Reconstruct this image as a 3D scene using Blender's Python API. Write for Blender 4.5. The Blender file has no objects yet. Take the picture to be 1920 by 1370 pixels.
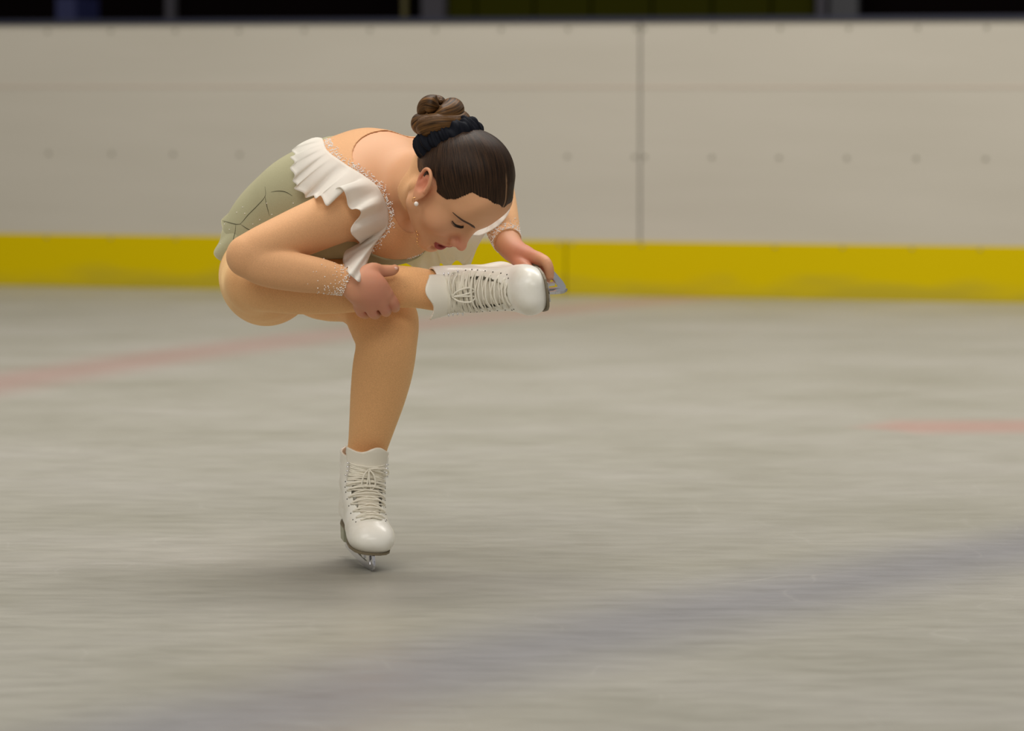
import bpy, math, random
import numpy as np
from mathutils import Vector, Matrix

# ------------------------------------------------------------------ camera, light, exposure
random.seed(3); RNG = np.random.default_rng(7)
SC = bpy.context.scene; COL = SC.collection
FPX, D0, CAMZ = 7200.0, 7.2, 0.9246
PITCH = math.atan((685 - 151) / FPX)

cam_data = bpy.data.cameras.new('camera'); cam = bpy.data.objects.new('camera', cam_data); COL.objects.link(cam)
cam.location = (0, -D0, CAMZ); cam.rotation_euler = (math.pi / 2 - PITCH, 0, 0)
cam_data.sensor_width = 36.0; cam_data.lens = FPX / 1920 * 36
cam_data.clip_start = 0.5; cam_data.clip_end = 200
cam_data.dof.use_dof = True; cam_data.dof.focus_distance = D0 - 0.02; cam_data.dof.aperture_fstop = 4.0
SC.camera = cam

world = bpy.data.worlds.new('World'); SC.world = world; world.use_nodes = True
bg = world.node_tree.nodes['Background']; bg.inputs[0].default_value = (1.0, 0.965, 0.91, 1); bg.inputs[1].default_value = 0.25
SC.view_settings.view_transform = 'Standard'; SC.view_settings.look = 'None'
SC.view_settings.exposure = 0.0; SC.view_settings.gamma = 1.0

def area(name, loc, size, power, rot=(0, 0, 0), color=(1, 0.965, 0.90), sy=None):
    d = bpy.data.lights.new(name, 'AREA'); d.energy = power; d.color = color
    d.shape = 'RECTANGLE'; d.size = size; d.size_y = sy or size
    o = bpy.data.objects.new(name, d); COL.objects.link(o); o.location = loc; o.rotation_euler = rot
    return o
# rows of rink ceiling lights
area('ceiling_light', (-1.5, 0.6, 7.0), 3.0, 160, sy=2.0)
area('ceiling_light', (1.0, 4.0, 7.0), 8.0, 620, rot=(math.radians(15), 0, 0), sy=2.5)
area('ceiling_light', (-3.0, -4.5, 6.5), 6.0, 200, rot=(math.radians(38), math.radians(-20), 0), sy=3.0)
area('ceiling_light', (2.0, -14.0, 9.0), 9.0, 490, rot=(math.radians(58), 0, 0), sy=3.0)

# ------------------------------------------------------------------ pixel -> point on the plane y = Y
CF = np.array([0, math.cos(PITCH), -math.sin(PITCH)]); CU = np.array([0, math.sin(PITCH), math.cos(PITCH)])
CC = np.array([0, -D0, CAMZ])
def ray(px, py):
    d = CF + (px - 960) / FPX * np.array([1., 0, 0]) + (685 - py) / FPX * CU
    return d / np.linalg.norm(d)
YOFF = .12                            # the skater's own depth origin
def P(px, py, Y=0.0):
    d = ray(px, py); return CC + d * ((Y + YOFF + D0) / d[1])
def SZ(Y): return (D0 + Y + YOFF) / FPX      # metres per pixel at depth Y

# ------------------------------------------------------------------ object helpers
def mesh_obj(name, V, F, mat=None, parent=None, smooth=True, attrs=None):
    me = bpy.data.meshes.new(name)
    V = np.asarray(V, dtype=np.float32)
    if isinstance(F, np.ndarray) and F.ndim == 2:
        n, k = F.shape
        me.vertices.add(len(V)); me.vertices.foreach_set('co', V.ravel())
        me.loops.add(n * k); me.loops.foreach_set('vertex_index', F.astype(np.int32).ravel())
        me.polygons.add(n); me.polygons.foreach_set('loop_start', np.arange(0, n * k, k, dtype=np.int32))
        me.polygons.foreach_set('loop_total', np.full(n, k, dtype=np.int32))
        me.update(calc_edges=True)
    else:
        me.from_pydata([tuple(map(float, v)) for v in V], [], [tuple(int(i) for i in f) for f in F]); me.update()
    if smooth: me.polygons.foreach_set('use_smooth', [True] * len(me.polygons))
    for an, arr in (attrs or {}).items():
        arr = np.asarray(arr, dtype=np.float32)
        if arr.ndim == 2:
            a = me.attributes.new(an, 'FLOAT_COLOR', 'POINT')
            if arr.shape[1] == 3: arr = np.concatenate([arr, np.ones((len(arr), 1), np.float32)], 1)
            a.data.foreach_set('color', arr.ravel())
        else:
            a = me.attributes.new(an, 'FLOAT', 'POINT'); a.data.foreach_set('value', arr.ravel())
    o = bpy.data.objects.new(name, me); COL.objects.link(o)
    if mat: me.materials.append(mat)
    if parent:
        o.parent = parent
        pw = parent
        m = Matrix.Identity(4)
        chain = []
        while pw: chain.append(pw); pw = pw.parent
        for q in reversed(chain): m = m @ q.matrix_parent_inverse @ q.matrix_basis
        o.matrix_parent_inverse = m.inverted()
    return o
def tag(o, label=None, cat=None, group=None, kind=None):
    for k, v in (('label', label), ('category', cat), ('group', group), ('kind', kind)):
        if v: o[k] = v
    return o
class MB:
    def __init__(s): s.V = []; s.F = []; s.A = []
    def add(s, V, F, a=None):
        n = len(s.V); s.V += [tuple(v) for v in V]; s.F += [tuple(i + n for i in f) for f in F]
        s.A += list(a) if a is not None else [0.0] * len(V)
    def box(s, c, h, M=None):
        c = np.array(c, float); V = []
        for x in (-1, 1):
            for y in (-1, 1):
                for z in (-1, 1):
                    v = np.array([x * h[0], y * h[1], z * h[2]])
                    if M is not None: v = M @ v
                    V.append(c + v)
        s.add(V, [(0, 1, 3, 2), (4, 6, 7, 5), (0, 4, 5, 1), (2, 3, 7, 6), (0, 2, 6, 4), (1, 5, 7, 3)])
    def tube(s, pts, rad, n=8, closed=False, flat=None, cap=True, attr=None):
        pts = np.asarray(pts, float); N = len(pts)
        rad = np.broadcast_to(np.asarray(rad, float), (N,))
        if closed: T = np.roll(pts, -1, 0) - np.roll(pts, 1, 0)
        else: T = np.gradient(pts, axis=0)
        T /= np.linalg.norm(T, axis=1)[:, None] + 1e-12
        a = np.array([0, 0, 1.0]) if abs(T[0][2]) < .9 else np.array([1.0, 0, 0])
        u = np.cross(T[0], a); u /= np.linalg.norm(u); U = []
        for i in range(N):
            u = u - T[i] * (u @ T[i]); u /= np.linalg.norm(u); U.append(u.copy())
        V = []; A = []
        for i in range(N):
            w = np.cross(T[i], U[i])
            for j in range(n):
                t = 2 * math.pi * j / n
                V.append(pts[i] + rad[i] * (U[i] * math.cos(t) + w * math.sin(t))); A.append(j / n)
        F = []
        for i in range(N if closed else N - 1):
            i2 = (i + 1) % N
            for j in range(n):
                j2 = (j + 1) % n; F.append((i * n + j, i * n + j2, i2 * n + j2, i2 * n + j))
        if cap and not closed:
            F.append(tuple(range(n))[::-1]); F.append(tuple((N - 1) * n + j for j in range(n)))
        s.add(V, F, A)
    def ico(s, c, r):
        t = (1 + 5 ** .5) / 2
        V = np.array([(-1, t, 0), (1, t, 0), (-1, -t, 0), (1, -t, 0), (0, -1, t), (0, 1, t), (0, -1, -t), (0, 1, -t), (t, 0, -1), (t, 0, 1), (-t, 0, -1), (-t, 0, 1)], float)
        V = V / np.linalg.norm(V[0]) * r + np.array(c)
        s.add(V, [(0, 11, 5), (0, 5, 1), (0, 1, 7), (0, 7, 10), (0, 10, 11), (1, 5, 9), (5, 11, 4), (11, 10, 2), (10, 7, 6), (7, 1, 8), (3, 9, 4), (3, 4, 2), (3, 2, 6), (3, 6, 8), (3, 8, 9), (4, 9, 5), (2, 4, 11), (6, 2, 10), (8, 6, 7), (9, 8, 1)])
    def sphere(s, c, r, nu=20, nv=12):
        r = np.broadcast_to(np.asarray(r, float), (3,)); V = []; F = []
        for i in range(nv + 1):
            a = math.pi * i / nv
            for j in range(nu):
                b = 2 * math.pi * j / nu
                V.append(np.array(c) + r * np.array([math.sin(a) * math.cos(b), math.sin(a) * math.sin(b), math.cos(a)]))
        for i in range(nv):
            for j in range(nu):
                F.append((i * nu + j, (i + 1) * nu + j, (i + 1) * nu + (j + 1) % nu, i * nu + (j + 1) % nu))
        s.add(V, F)
    def prism(s, poly, t, M, o):
        """poly: 2D points in local xz, extruded +-t in local y, placed by M,o"""
        n = len(poly); V = []
        for y in (-t, t):
            for x, z in poly: V.append(M @ np.array([x, y, z]) + o)
        F = [tuple(range(n)), tuple(range(2 * n - 1, n - 1, -1))]
        for i in range(n): F.append((i, i + n, (i + 1) % n + n, (i + 1) % n))
        s.add(V, F)
    def build(s, name, mat, parent=None, smooth=True, attr=None):
        return mesh_obj(name, s.V, s.F, mat, parent, smooth, {attr: s.A} if attr else None)
def spline(pts, n):
    """Catmull-Rom through rows of pts, n samples per span"""
    p = np.asarray(pts, float)
    q = np.vstack([2 * p[0] - p[1], p, 2 * p[-1] - p[-2]]); out = []
    for i in range(1, len(q) - 2):
        for k in range(n):
            t = k / n
            out.append(.5 * ((2 * q[i]) + (-q[i - 1] + q[i + 1]) * t + (2 * q[i - 1] - 5 * q[i] + 4 * q[i + 1] - q[i + 2]) * t * t + (-q[i - 1] + 3 * q[i] - 3 * q[i + 1] + q[i + 2]) * t ** 3))
    out.append(p[-1]); return np.array(out)

# ------------------------------------------------------------------ signed distance toolkit
class Prim:
    def __init__(s, fn, c, R): s.fn = fn; s.c = np.array(c, float); s.R = R
def ell(c, r, M=None):
    c = np.array(c, float); r = np.array(r, float)
    def fn(Q):
        q = Q - c
        if M is not None: q = q @ M
        k0 = np.sqrt(((q / r) ** 2).sum(1)); k1 = np.sqrt(((q / (r * r)) ** 2).sum(1)) + 1e-9
        return k0 * (k0 - 1) / k1
    return Prim(fn, c, r.max())
def rc(a, b, r1, r2):
    a = np.array(a, float); b = np.array(b, float); ba = b - a; l2 = ba @ ba; rr = r1 - r2
    if l2 <= rr * rr + 1e-12:
        c, r = (a, r1) if r1 >= r2 else (b, r2)
        return Prim(lambda Q: np.linalg.norm(Q - c, axis=1) - r, c, r)
    l = math.sqrt(l2); sa = rr / l; ca = math.sqrt(1 - sa * sa)
    def fn(Q):
        q = Q - a; z = q @ ba / l; x = np.sqrt(np.maximum((q * q).sum(1) - z * z, 0))
        m = x * sa  # slant
        t = z * ca - 0 * m
        k = x * ca + z * sa
        side = z * ca - x * sa
        d = k - r1
        d = np.where(side < 0, np.sqrt(x * x + z * z) - r1, d)
        d = np.where(side > l * ca, np.sqrt(x * x + (z - l) ** 2) - r2, d)
        return d
    return Prim(fn, (a + b) / 2, l / 2 + max(r1, r2))
def chain(pts, n=4):
    """pts rows (x,y,z,r) -> splined round cones"""
    q = spline(pts, n); return [rc(q[i][:3], q[i + 1][:3], q[i][3], q[i + 1][3]) for i in range(len(q) - 1)]
def pchain(pts, n=4):
    return chain([[*P(a, b, y), r * SZ(y)] for a, b, y, r in pts], n)
def smin(a, b, k):
    if k <= 0: return np.minimum(a, b)
    h = np.maximum(k - np.abs(a - b), 0) / k
    return np.minimum(a, b) - h * h * k * .25
class Group:
    """ops: list of (mode, prim, k); mode u union, s subtract"""
    def __init__(s): s.ops = []
    def u(s, prims, k=0.01): s.ops.append(('u', prims if isinstance(prims, list) else [prims], k)); return s
    def sub(s, prims, k=0.005): s.ops.append(('s', prims if isinstance(prims, list) else [prims], k)); return s
    def xf(s, M, o, sc=1.0):
        """local prims placed in the world: world = M @ (sc * local) + o"""
        g = Group()
        for m, ps, k in s.ops:
            out = []
            for p in ps:
                def fn(Q, p=p): return p.fn((Q - o) @ M / sc) * sc
                out.append(Prim(fn, M @ (p.c * sc) + o, p.R * sc))
            g.ops.append((m, out, k * sc))
        return g
class Field:
    def __init__(s, groups, k=0.006): s.groups = groups; s.k = k
    def raw(s, Q, c=None, rad=0, band=0.04):
        d = None
        for g, gk in s.groups:
            e = None
            for m, ps, k in g.ops:
                v = None
                for p in ps:
                    if c is not None and np.linalg.norm(p.c - c) - p.R - rad > band + k: continue
                    w = p.fn(Q); v = w if v is None else np.minimum(v, w)
                if v is None: continue
                if m == 'u': e = v if e is None else smin(e, v, k)
                elif e is not None: e = -smin(-e, v, k)
            if e is not None: d = e if d is None else smin(d, e, gk)
        return d if d is not None else np.full(len(Q), band)
    def __call__(s, Q, block=0.05):
        Q = np.asarray(Q, float)
        if len(Q) < 400: return s.raw(Q)
        key = np.floor(Q / block).astype(np.int64); kk = (key[:, 0] * 4096 + key[:, 1]) * 4096 + key[:, 2]
        order = np.argsort(kk, kind='stable'); ks = kk[order]
        cut = np.flatnonzero(np.diff(ks)) + 1; out = np.empty(len(Q))
        for seg in np.split(order, cut):
            q = Q[seg]; c = (np.floor(q[0] / block) + .5) * block
            out[seg] = s.raw(q, c, block * .87)
        return out
def grad(f, Q, e=4e-4):
    Q = np.asarray(Q, float); g = np.zeros_like(Q)
    for i in range(3):
        d = np.zeros(3); d[i] = e; g[:, i] = f(Q + d) - f(Q - d)
    return g / (np.linalg.norm(g, axis=1)[:, None] + 1e-12)
def snap(f, Q, off=0.0, it=6):
    Q = np.array(Q, float)
    for _ in range(it): Q = Q - grad(f, Q) * (f(Q) - off)[:, None] * .9
    return Q
def hit(f, pix, y0=-0.5, y1=0.6):
    """rays through pixels against a field"""
    out = []
    D = np.array([ray(a, b) for a, b in pix]); t = (y0 + D0) / D[:, 1]; tm = (y1 + D0) / D[:, 1]
    for _ in range(90):
        d = f.raw(CC + D * t[:, None]) if hasattr(f, 'raw') else f(CC + D * t[:, None])
        t = np.minimum(t + d * .8, tm)
    return CC + D * t[:, None], t < tm - 1e-6
def surface(f, lo, hi, h, slack=1.0):
    """sparse surface nets: returns V, quads"""
    lo = np.array(lo, float); hi = np.array(hi, float)
    step = 16; n = np.ceil((hi - lo) / (h * step)).astype(int)
    g = np.stack(np.meshgrid(*[np.arange(k) for k in n], indexing='ij'), -1).reshape(-1, 3) * step
    for st in (16, 4):
        c = lo + (g + st / 2) * h
        d = f(c); keep = np.abs(d) < st * h * .87 * (1.5 if st == 16 else 1.35) + 0.0015 * slack
        g = g[keep]; sub = st // 4
        o = np.stack(np.meshgrid(*[np.arange(4)] * 3, indexing='ij'), -1).reshape(-1, 3) * sub
        g = (g[:, None] + o[None]).reshape(-1, 3)
    # g: finest cells
    B = 1 << 20
    def key(a): return (a[..., 0].astype(np.int64) * 4096 + a[..., 1]) * 4096 + a[..., 2]
    ck = key(g); order = np.argsort(ck); ck = ck[order]; g = g[order]
    co = np.stack(np.meshgrid(*[[0, 1]] * 3, indexing='ij'), -1).reshape(-1, 3)
    pk = key(g[:, None] + co[None]); up, inv = np.unique(pk, return_inverse=True); inv = inv.reshape(pk.shape)
    pts = np.stack([up // (4096 * 4096), (up // 4096) % 4096, up % 4096], 1)
    val = f(lo + pts * h); val = np.where(val == 0, 1e-9, val); cv = val[inv]
    sgn = cv < 0; act = sgn.any(1) & ~sgn.all(1)
    ag = g[act]; av = cv[act]; ak = ck[act]
    # vertices
    S = np.zeros((len(ag), 3)); cnt = np.zeros(len(ag))
    for i in range(8):
        for ax in range(3):
            if co[i][ax]: continue
            j = i | (4 >> ax)
            a, b = av[:, i], av[:, j]; x = (a < 0) != (b < 0)
            t = np.where(x, a / np.where(x, a - b, 1), 0)
            p = co[i][None] + np.eye(3)[ax][None] * t[:, None]
            S += p * x[:, None]; cnt += x
    V = lo + (ag + S / cnt[:, None]) * h
    F = []
    for ax in range(3):
        j = 4 >> ax; a, b = av[:, 0], av[:, j]; x = np.flatnonzero((a < 0) != (b < 0))
        o1, o2 = np.eye(3, dtype=int)[(ax + 1) % 3], np.eye(3, dtype=int)[(ax + 2) % 3]
        base = ag[x]; idx = []; ok = np.ones(len(x), bool)
        for off in (0 * o1, o1, o1 + o2, o2):
            k = key(base - off); i = np.minimum(np.searchsorted(ak, k), len(ak) - 1); ok &= ak[i] == k; idx.append(i)
        q = np.stack(idx, 1); neg = a[x] < 0
        q = np.where(neg[:, None], q, q[:, ::-1])[ok]; F.append(q)
    return V, np.concatenate(F)

# ------------------------------------------------------------------ materials
def mat(name, color=(.8, .8, .8), rough=.5, metal=0, spec=.5, sss=0, **kw):
    m = bpy.data.materials.new(name); m.use_nodes = True; b = m.node_tree.nodes['Principled BSDF']
    b.inputs['Base Color'].default_value = (*color, 1); b.inputs['Roughness'].default_value = rough
    b.inputs['Metallic'].default_value = metal; b.inputs['Specular IOR Level'].default_value = spec
    if sss:
        b.inputs['Subsurface Weight'].default_value = sss; b.inputs['Subsurface Radius'].default_value = (1, .35, .2); b.inputs['Subsurface Scale'].default_value = 0.006
    for k, v in kw.items(): b.inputs[k].default_value = v
    return m
def N(m, t, **kw):
    n = m.node_tree.nodes.new(t)
    for k, v in kw.items(): setattr(n, k, v)
    return n
def L(m, a, b): m.node_tree.links.new(a, b)
def bsdf(m): return m.node_tree.nodes['Principled BSDF']
def noise_tex(m, scale, detail=3, vec=None, rough=.5):
    n = N(m, 'ShaderNodeTexNoise'); n.inputs['Scale'].default_value = scale; n.inputs['Detail'].default_value = detail; n.inputs['Roughness'].default_value = rough
    if vec: L(m, vec, n.inputs['Vector'])
    return n
def ramp(m, fac, stops):
    r = N(m, 'ShaderNodeValToRGB'); L(m, fac, r.inputs[0]); e = r.color_ramp.elements
    while len(e) < len(stops): e.new(.5)
    for i, (p, c) in enumerate(stops): e[i].position = p; e[i].color = (*c, 1) if len(c) == 3 else c
    return r
def mixc(m, fac, a, b, mode='MIX'):
    n = N(m, 'ShaderNodeMix', data_type='RGBA', blend_type=mode)
    for s, v in ((n.inputs[0], fac), (n.inputs[6], a), (n.inputs[7], b)):
        if isinstance(v, (int, float)): s.default_value = v
        elif isinstance(v, tuple): s.default_value = (*v, 1)
        else: L(m, v, s)
    return n.outputs[2]
def bump(m, h, strength=.2, dist=.001):
    n = N(m, 'ShaderNodeBump'); n.inputs['Strength'].default_value = strength; n.inputs['Distance'].default_value = dist
    L(m, h, n.inputs['Height']); L(m, n.outputs[0], bsdf(m).inputs['Normal'])
def math_n(m, op, a, b=None, c=None, clamp=False):
    n = N(m, 'ShaderNodeMath', operation=op); n.use_clamp = clamp
    for s, v in zip(n.inputs, (a, b, c)):
        if v is None: continue
        if isinstance(v, (int, float)): s.default_value = v
        else: L(m, v, s)
    return n.outputs[0]
def objco(m): return N(m, 'ShaderNodeTexCoord').outputs['Object']

M_skin = mat('skin', (.72, .40, .26), .55, sss=.12, spec=.35)
a = N(M_skin, 'ShaderNodeAttribute', attribute_name='tint'); nz = noise_tex(M_skin, 900, 2, objco(M_skin))
L(M_skin, mixc(M_skin, .10, a.outputs['Color'], nz.outputs['Color'], 'OVERLAY'), bsdf(M_skin).inputs['Base Color'])
def fabric(name, col, rough=.75, amp=.3, scale=1400, sheen=.2, sss=0):
    m = mat(name, col, rough, spec=.2, sss=sss); nz = noise_tex(m, scale, 2, objco(m))
    dark = tuple(c * (1 - amp) for c in col); lite = tuple(min(1, c * (1 + amp)) for c in col)
    r = ramp(m, nz.outputs['Fac'], [(.3, dark), (.7, lite)]); L(m, r.outputs[0], bsdf(m).inputs['Base Color'])
    bsdf(m).inputs['Sheen Weight'].default_value = sheen; bsdf(m).inputs['Sheen Tint'].default_value = (*[min(1, c * 1.5 + .1) for c in col], 1); bump(m, nz.outputs['Fac'], .06, .0005)
    return m
M_tights = fabric('tights', (.90, .445, .20), .65, .30, sheen=.5)
M_mesh = fabric('nude_mesh', (.70, .375, .185), .7, .20, sheen=.45)
M_sage = fabric('sage_fabric', (.39, .365, .225), .8, .14)
M_leather = mat('white_leather', (.80, .755, .64), .28, spec=.5)
nz = noise_tex(M_leather, 22, 4, objco(M_leather)); L(M_leather, ramp(M_leather, nz.outputs['Fac'], [(.3, (.82, .785, .68)), (.62, (.93, .905, .83))]).outputs[0], bsdf(M_leather).inputs['Base Color'])
M_lining = fabric('boot_lining', (.86, .80, .68), .8, .05, 300)
M_tongue = mat('tongue_leather', (.86, .81, .70), .5)
M_lace = fabric('lace', (.84, .79, .67), .85, .08, 900)
M_dark = mat('dark_hole', (.03, .025, .015), .7)
M_sole = mat('sole_edge', (.20, .16, .10), .5)
M_heel = mat('heel_block', (.42, .42, .30), .5)
M_steel = mat('blade_steel', (.62, .62, .66), .22, 1.0)
M_chrome = mat('polished_steel', (.85, .85, .88), .12, 1.0)
M_stone = mat('rhinestone', (.97, .95, .92), .14, .3)
M_pearl = mat('pearl', (.93, .85, .78), .18)
M_gold = mat('gold', (.85, .5, .2), .25, 1)
M_lash = mat('lash', (.012, .008, .006), .6)
M_mouth = mat('mouth_inside', (.08, .012, .012), .5)

def hairmat(name, c1, c2, sx, sy, rough=.38, c3=None):
    m = mat(name, c1, rough, spec=.16)
    a = N(m, 'ShaderNodeAttribute', attribute_name='strand'); b = N(m, 'ShaderNodeAttribute', attribute_name='along')
    cx = N(m, 'ShaderNodeCombineXYZ'); L(m, math_n(m, 'MULTIPLY', a.outputs['Fac'], sx), cx.inputs[0]); L(m, math_n(m, 'MULTIPLY', b.outputs['Fac'], sy), cx.inputs[1])
    nz = noise_tex(m, 1.0, 4, cx.outputs[0], .65)
    r = ramp(m, nz.outputs['Fac'], [(.38, c1), (.68, c2)]); col = r.outputs[0]
    if c3:
        pa = N(m, 'ShaderNodeAttribute', attribute_name='part'); col = mixc(m, pa.outputs['Fac'], col, c3)
    L(m, col, bsdf(m).inputs['Base Color'])
    n = N(m, 'ShaderNodeBump'); n.inputs['Strength'].default_value = .5; n.inputs['Distance'].default_value = .0015
    L(m, nz.outputs['Fac'], n.inputs['Height']); L(m, n.outputs[0], bsdf(m).inputs['Normal'])
    return m
M_hair = hairmat('hair', (.010, .005, .003), (.065, .032, .016), 300, 1.6, .42, (.42, .24, .13))
M_bun = hairmat('bun_hair', (.020, .009, .003), (.22, .105, .035), 26, 3.0, .42)
M_velvet = mat('black_velvet', (.006, .007, .012), .7, spec=.12)

M_chiffon = bpy.data.materials.new('white_chiffon'); M_chiffon.use_nodes = True; nt = M_chiffon.node_tree
b = nt.nodes['Principled BSDF']; b.inputs['Base Color'].default_value = (.93, .90, .84, 1); b.inputs['Roughness'].default_value = .8; b.inputs['Specular IOR Level'].default_value = .15
tr = nt.nodes.new('ShaderNodeBsdfTranslucent'); tr.inputs[0].default_value = (.93, .90, .84, 1)
tp = nt.nodes.new('ShaderNodeBsdfTransparent'); mx = nt.nodes.new('ShaderNodeMixShader'); mx2 = nt.nodes.new('ShaderNodeMixShader')
mx.inputs[0].default_value = .35; mx2.inputs[0].default_value = .16
nt.links.new(b.outputs[0], mx.inputs[1]); nt.links.new(tr.outputs[0], mx.inputs[2]); nt.links.new(mx.outputs[0], mx2.inputs[1]); nt.links.new(tp.outputs[0], mx2.inputs[2])
nt.links.new(mx2.outputs[0], nt.nodes['Material Output'].inputs[0])
M_chiffon2 = M_chiffon.copy(); M_chiffon2.name = 'sheer_chiffon'
for n in M_chiffon2.node_tree.nodes:
    if n.type == 'MIX_SHADER' and abs(n.inputs[0].default_value - .16) < 1e-4: n.inputs[0].default_value = .38

# ------------------------------------------------------------------ rink: ice, dasher boards, stand behind
BA = np.array([-2.31, 10.16]); BB = np.array([2.13, 8.78]); BD = (BB - BA) / np.linalg.norm(BB - BA); BN = np.array([BD[1], -BD[0]])  # normal towards the ice
BANG = math.atan2(BD[1], BD[0])
def ground(px, py):
    d = ray(px, py); t = -CAMZ / d[2]; return CC + d * t
def board_x(px, z=.5):
    """distance along the boards of the point seen at pixel column px"""
    d = ray(px, 300)[:2]; A = np.array([[d[0], -BD[0]], [d[1], -BD[1]]]); t, s = np.linalg.solve(A, BA - CC[:2]); return s

def ice_floor():
    m = mat('ice', (.62, .58, .50), .34, spec=.35); nt = m.node_tree
    co = N(m, 'ShaderNodeTexCoord').outputs['Object']
    mp = N(m, 'ShaderNodeMapping'); mp.inputs['Scale'].default_value = (1.0, 1.0, 1); L(m, co, mp.inputs[0])
    # brushed cloudy patches, long in x
    mp2 = N(m, 'ShaderNodeMapping'); mp2.inputs['Scale'].default_value = (1.3, 1.6, 1); L(m, co, mp2.inputs[0])
    n1 = noise_tex(m, 1.0, 5, mp2.outputs[0], .55)
    base = ramp(m, n1.outputs['Fac'], [(.30, (.285, .272, .222)), (.5, (.330, .315, .268)), (.72, (.368, .350, .310))]).outputs[0]
    mp3 = N(m, 'ShaderNodeMapping'); mp3.inputs['Scale'].default_value = (3, 9, 1); mp3.inputs['Rotation'].default_value = (0, 0, .15); L(m, co, mp3.inputs[0])
    n2 = noise_tex(m, 2.2, 6, mp3.outputs[0], .62)
    base = mixc(m, .07, base, ramp(m, n2.outputs['Fac'], [(.3, (.36, .36, .36)), (.7, (.64, .64, .64))]).outputs[0], 'OVERLAY')
    sx = N(m, 'ShaderNodeSeparateXYZ'); L(m, co, sx.inputs[0]); X, Y = sx.outputs[0], sx.outputs[1]
    nw = noise_tex(m, 2.5, 4, co); wob = math_n(m, 'MULTIPLY', math_n(m, 'SUBTRACT', nw.outputs['Fac'], .5), .10)
    def line(col, dist, hw, soft, op, col_in):
        # mask = smooth band |dist| < hw
        ad = math_n(m, 'ABSOLUTE', math_n(m, 'ADD', dist, wob))
        mr = N(m, 'ShaderNodeMapRange'); mr.interpolation_type = 'SMOOTHSTEP'; L(m, ad, mr.inputs[0])
        mr.inputs[1].default_value = hw + soft; mr.inputs[2].default_value = max(hw - soft, 0); mr.inputs[3].default_value = 0; mr.inputs[4].default_value = op
        return mixc(m, mr.outputs[0], col_in, col)
    # red line (arc of a face-off circle) through three ground points
    def circ(a, b, c):
        a, b, c = [np.array(q[:2]) for q in (a, b, c)]; A = 2 * np.array([b - a, c - a]); r = np.array([b @ b - a @ a, c @ c - a @ a])
        o = np.linalg.solve(A, r); return o, np.linalg.norm(a - o)
    o, r = circ(ground(0, 717), ground(380, 659), ground(860, 600))
    print('red circle', o, r)
    dx = math_n(m, 'SUBTRACT', X, float(o[0])); dy = math_n(m, 'SUBTRACT', Y, float(o[1]))
    dist = math_n(m, 'SUBTRACT', math_n(m, 'SQRT', math_n(m, 'ADD', math_n(m, 'MULTIPLY', dx, dx), math_n(m, 'MULTIPLY', dy, dy))), float(r))
    col = line((.38, .20, .18), dist, .17, .17, .50, base)
    # blue line: curved band seen bottom centre to the right edge
    o, r = circ(ground(420, 1360), ground(1180, 1175), ground(1900, 1030))
    print('blue circle', o, r)
    dx = math_n(m, 'SUBTRACT', X, float(o[0])); dy = math_n(m, 'SUBTRACT', Y, float(o[1]))
    dist = math_n(m, 'SUBTRACT', math_n(m, 'SQRT', math_n(m, 'ADD', math_n(m, 'MULTIPLY', dx, dx), math_n(m, 'MULTIPLY', dy, dy))), float(r))
    col = line((.165, .165, .215), dist, .15, .20, .54, col)
    # short red mark at the right
    g0 = ground(1700, 800); g1 = ground(2300, 797)
    e = (g1 - g0)[:2]; ln = np.linalg.norm(e); e /= ln
    ux = math_n(m, 'ADD', math_n(m, 'MULTIPLY', math_n(m, 'SUBTRACT', X, float(g0[0])), float(e[0])), math_n(m, 'MULTIPLY', math_n(m, 'SUBTRACT', Y, float(g0[1])), float(e[1])))
    vy = math_n(m, 'ADD', math_n(m, 'MULTIPLY', math_n(m, 'SUBTRACT', X, float(g0[0])), float(-e[1])), math_n(m, 'MULTIPLY', math_n(m, 'SUBTRACT', Y, float(g0[1])), float(e[0])))
    over = math_n(m, 'MAXIMUM', math_n(m, 'MULTIPLY', ux, -1.5), 0.0)
    dist = math_n(m, 'ADD', math_n(m, 'ABSOLUTE', vy), over)
    mr = N(m, 'ShaderNodeMapRange'); mr.interpolation_type = 'SMOOTHSTEP'; L(m, dist, mr.inputs[0]); mr.inputs[1].default_value = .32; mr.inputs[2].default_value = .03; mr.inputs[3].default_value = 0; mr.inputs[4].default_value = .5
    col = mixc(m, mr.outputs[0], col, (.46, .22, .19))
    # fine skate scratches: warped voronoi edges and thin arcs
    nw2 = noise_tex(m, .9, 3, co)
    wv = N(m, 'ShaderNodeVectorMath', operation='MULTIPLY_ADD'); L(m, nw2.outputs['Color'], wv.inputs[0]); wv.inputs[1].default_value = (1.1, 1.1, 0); L(m, co, wv.inputs[2])
    vo = N(m, 'ShaderNodeTexVoronoi', feature='DISTANCE_TO_EDGE'); vo.inputs['Scale'].default_value = 2.2; L(m, wv.outputs[0], vo.inputs['Vector'])
    sc_ = ramp(m, vo.outputs['Distance'], [(0, (1, 1, 1)), (.009, (0, 0, 0))]).outputs[0]
    nm = noise_tex(m, 3.0, 2, co); k = math_n(m, 'MULTIPLY', sc_, math_n(m, 'MULTIPLY', math_n(m, 'SUBTRACT', nm.outputs['Fac'], .42, clamp=True), .9))
    col = mixc(m, k, col, (.48, .46, .42))
    n4 = noise_tex(m, 60, 3, mp3.outputs[0], .7)
    col = mixc(m, .03, col, ramp(m, n4.outputs['Fac'], [(.35, (.3, .3, .3)), (.65, (.7, .7, .7))]).outputs[0], 'OVERLAY')
    L(m, col, bsdf(m).inputs['Base Color'])
    L(m, ramp(m, n2.outputs['Fac'], [(.3, (.30, .30, .30)), (.7, (.52, .52, .52))]).outputs[0], bsdf(m).inputs['Roughness'])
    bump(m, n2.outputs['Fac'], .08, .004)
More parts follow.
